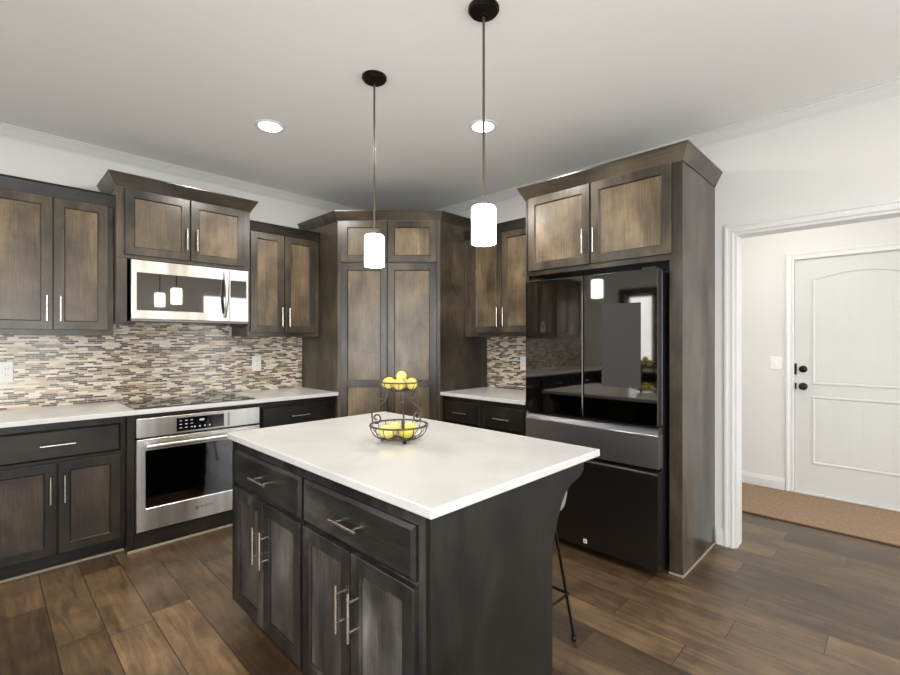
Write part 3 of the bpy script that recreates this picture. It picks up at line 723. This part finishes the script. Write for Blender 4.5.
for k in range(3):
    a = math.radians(240)+k*2*PI/3
    def R(rad, z): return (bc.x+rad*math.cos(a), bc.y+rad*math.sin(a), z)
    pts = []
    for q_ in range(15):                                # lower scroll, curls inwards above the rim
        s = -2.6*PI + q_/14*2.35*PI; rr = .005+.022*(q_/14); pts.append(R(.108+rr*math.cos(s), 1.013+rr*math.sin(s)))
    pts += [R(.132, 1.037), R(.112, 1.055), R(.088, 1.075), R(.066, 1.095), R(.055, 1.115), R(.052, 1.140)]
    b = B(); b.tube(pts, .0040, M_wire, 7)
    b.tube([R(.108+.027*math.cos(-.25*PI), 1.013+.027*math.sin(-.25*PI)), R(.126, .986)], .0032, M_wire, 7)
    up_ = []
    for q_ in range(16):
        s = PI + q_/15*2.6*PI; rr = .028-.022*(q_/15); up_.append(R(.083+rr*math.cos(s), 1.122+rr*math.sin(s)))
    b.tube(up_, .0036, M_wire, 7)
    b.put('scroll_arm', r)
for k in range(3):
    a = math.radians(250)+k*2*PI/3
    x, y = bc.x+.074*math.cos(a), bc.y+.074*math.sin(a)
    b = B(); b.lathe((x, y, bc.z+.0005), [(0, 0), (.007, .001), (.011, .008), (.008, .015), (0, .017)], M_black, 14); b.put('foot', r)
b = B()
LP = [(0, -.036), (.004, -.0345), (.007, -.031), (.014, -.027), (.021, -.019), (.0255, -.008), (.0265, 0), (.0255, .009), (.021, .019), (.014, .026), (.007, .031), (.0045, .035), (.003, .0385), (0, .039)]
b.lathe((0, 0, 0), LP, M_lemon, 24); lem0 = b.put('lemon', org=(0, 0, 0))
lem = []
tocam = Vector((math.cos(cang), math.sin(cang), 0)); rgt = Vector((-tocam.y, tocam.x, 0))*-1
if rgt.dot(Vector((math.sin(TH), -math.cos(TH), 0))) < 0: rgt = -rgt
Z1 = bc.z+.016+.030; Z2 = 1.140+.031
spots = [  # (tier, right, toward camera, height, label)
 (1, -.052, .018, Z1, 'yellow lemon in the lower basket bowl, leftmost of the four'),
 (1, -.020, -.045, Z1, 'yellow lemon at the back of the lower basket bowl'),
 (1, .034, .024, Z1, 'large yellow lemon in the lower basket bowl, front right'),
 (1, .048, -.034, Z1, 'yellow lemon in the lower bowl behind the front right lemon'),
 (2, -.052, .000, Z2+.004, 'pale lemon at the left side of the upper basket bowl'),
 (2, -.008, .030, Z2, 'lemon at the front middle of the upper basket bowl'),
 (2, .048, .008, Z2, 'pale lemon at the right side of the upper basket bowl'),
 (2, .006, -.034, Z2+.001, 'lemon at the back of the upper basket bowl'),
 (2, .003, -.002, Z2+.034, 'round pale lemon topmost on the upper basket pile'),
]
for i, (tr_, x, y, z, lab) in enumerate(spots):
    o = lem0 if i == 0 else lem0.copy()
    if i: COL.objects.link(o)
    p = Vector((bc.x, bc.y, 0))+rgt*(x+(.008 if tr_ == 2 else 0))+tocam*y; o.location = (p.x, p.y, z)
    o.rotation_euler = (random.uniform(1.1, 1.9), random.uniform(-.4, .4), random.uniform(0, 6.28))
    s = 1.12 if tr_ == 1 else (.84 if i == 8 else .96); o.scale = (s, s, s)
    tag(o, lab, 'lemon', 'lemons in the two-tier basket')

# ------------------------------------------------------------------ pendants and downlights
def pendant(x, y, ztop, zbot, label):
    r = thing('pendant_lamp', label, 'lamp', (x, y, H), 'pendant lamps over the island')
    b = B(); b.lathe((x, y, H), [(0, 0), (.064, 0), (.065, -.003), (.065, -.011), (.060, -.013), (.060, -.019), (.054, -.023), (.012, -.024), (.010, -.034), (0, -.034)], M_bronze, 40, smooth=False); b.put('canopy', r)
    b = B(); b.tube([(x, y, H-.04), (x, y, ztop+.01)], .0055, M_rod, 10); b.put('rod', r)
    b = B(); b.lathe((x, y, ztop), [(0, .012), (.008, .012), (.010, .005), (.014, .003), (.015, .001), (0, .001)], M_bronze, 24); b.put('socket_cap', r)
    b = B(); b.lathe((x, y, ztop), [(.010, 0), (.044, 0), (.049, -.004), (.051, -.012), (.051, zbot-ztop), (.047, zbot-ztop), (.047, -.012), (.042, -.006), (.010, -.004)], M_shade, 40); b.put('lamp_shade', r)
    b = B(); b.lathe((x, y, ztop-.095), [(0, .035), (.018, .03), (.028, .005), (.026, -.015), (.015, -.03), (0, -.034)], M_light, 20); b.put('bulb', r)
pendant(-2.018, -2.194, 1.920, 1.755, 'farther pendant lamp with white glass shade over the island')
pendant(-1.998, -2.932, 1.925, 1.768, 'nearer pendant lamp with white glass shade over the island')
def downlight(x, y, label, first=[None], e=28):
    if first[0] is None:
        r = thing('recessed_light', label, 'ceiling light', (x, y, H), 'recessed ceiling lights')
        b = B(); b.lathe((x, y, H), [(.066, -.001), (.070, -.008), (.090, -.006), (.094, 0), (.066, 0)], M_trim, 40); b.put('trim_ring', r)
        b = B(); b.lathe((x, y, H), [(0, -.012), (.062, -.012), (.066, -.009), (.066, -.001), (0, -.001)], M_light, 40); b.put('diffuser', r)
        first[0] = r
    else: dup(first[0], (x, y, H), label)
    l = bpy.data.lights.new('downlight', 'AREA'); l.shape = 'DISK'; l.size = .13; l.energy = e; l.color = WARM
    o = bpy.data.objects.new('downlight', l); COL.objects.link(o); o.location = (x, y, H-.016)
downlight(-2.161, -1.257, 'recessed ceiling light above the aisle before the oven')
downlight(-1.192, -2.242, 'recessed ceiling light near the refrigerator, behind the nearer pendant')
downlight(-4.2, -1.257, 'added recessed ceiling light left of the frame, unseen')  # this and the next two: unseen lamps added as room fill
downlight(-4.2, -3.4, 'added recessed ceiling light above the camera, outside the frame')  # unseen fill lamp, added
downlight(-1.6, -5.0, 'added recessed ceiling light in the room behind the camera')  # added fill lamp, out of view
downlight(.75, -3.5, 'added recessed ceiling light in the hall, above the frame', e=17)  # unseen lamp, added to brighten the hall wall

# ------------------------------------------------------------------ sink run under the left window (seen in the refrigerator door)
r = thing('sink_cabinet', 'dark sink cabinet on the left wall, seen only in reflection', 'cabinet', (XL, -1.4, 0))
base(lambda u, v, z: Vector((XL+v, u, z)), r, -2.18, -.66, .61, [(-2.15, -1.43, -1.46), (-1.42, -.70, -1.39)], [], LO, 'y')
b = B(); fx, fy = -5.52, -1.06
b.lathe((fx, fy, .9145), [(0, 0), (.026, 0), (.026, .01), (.018, .02), (.016, .10), (0, .10)], M_bronze, 20)
b.tube([(fx, fy, 1.0), (fx, fy, 1.22)] + [(fx+.09-.09*math.cos(PI*k/10), fy, 1.22+.09*math.sin(PI*k/10)) for k in range(1, 11)] + [(fx+.18, fy, 1.16)], .012, M_bronze, 12)
tag(b.put('kitchen_faucet', org=(fx, fy, .914)), 'dark gooseneck faucet under the sink window, mirrored in the refrigerator', 'faucet')

for o in bpy.data.objects:
    if '_o' in o: del o['_o']
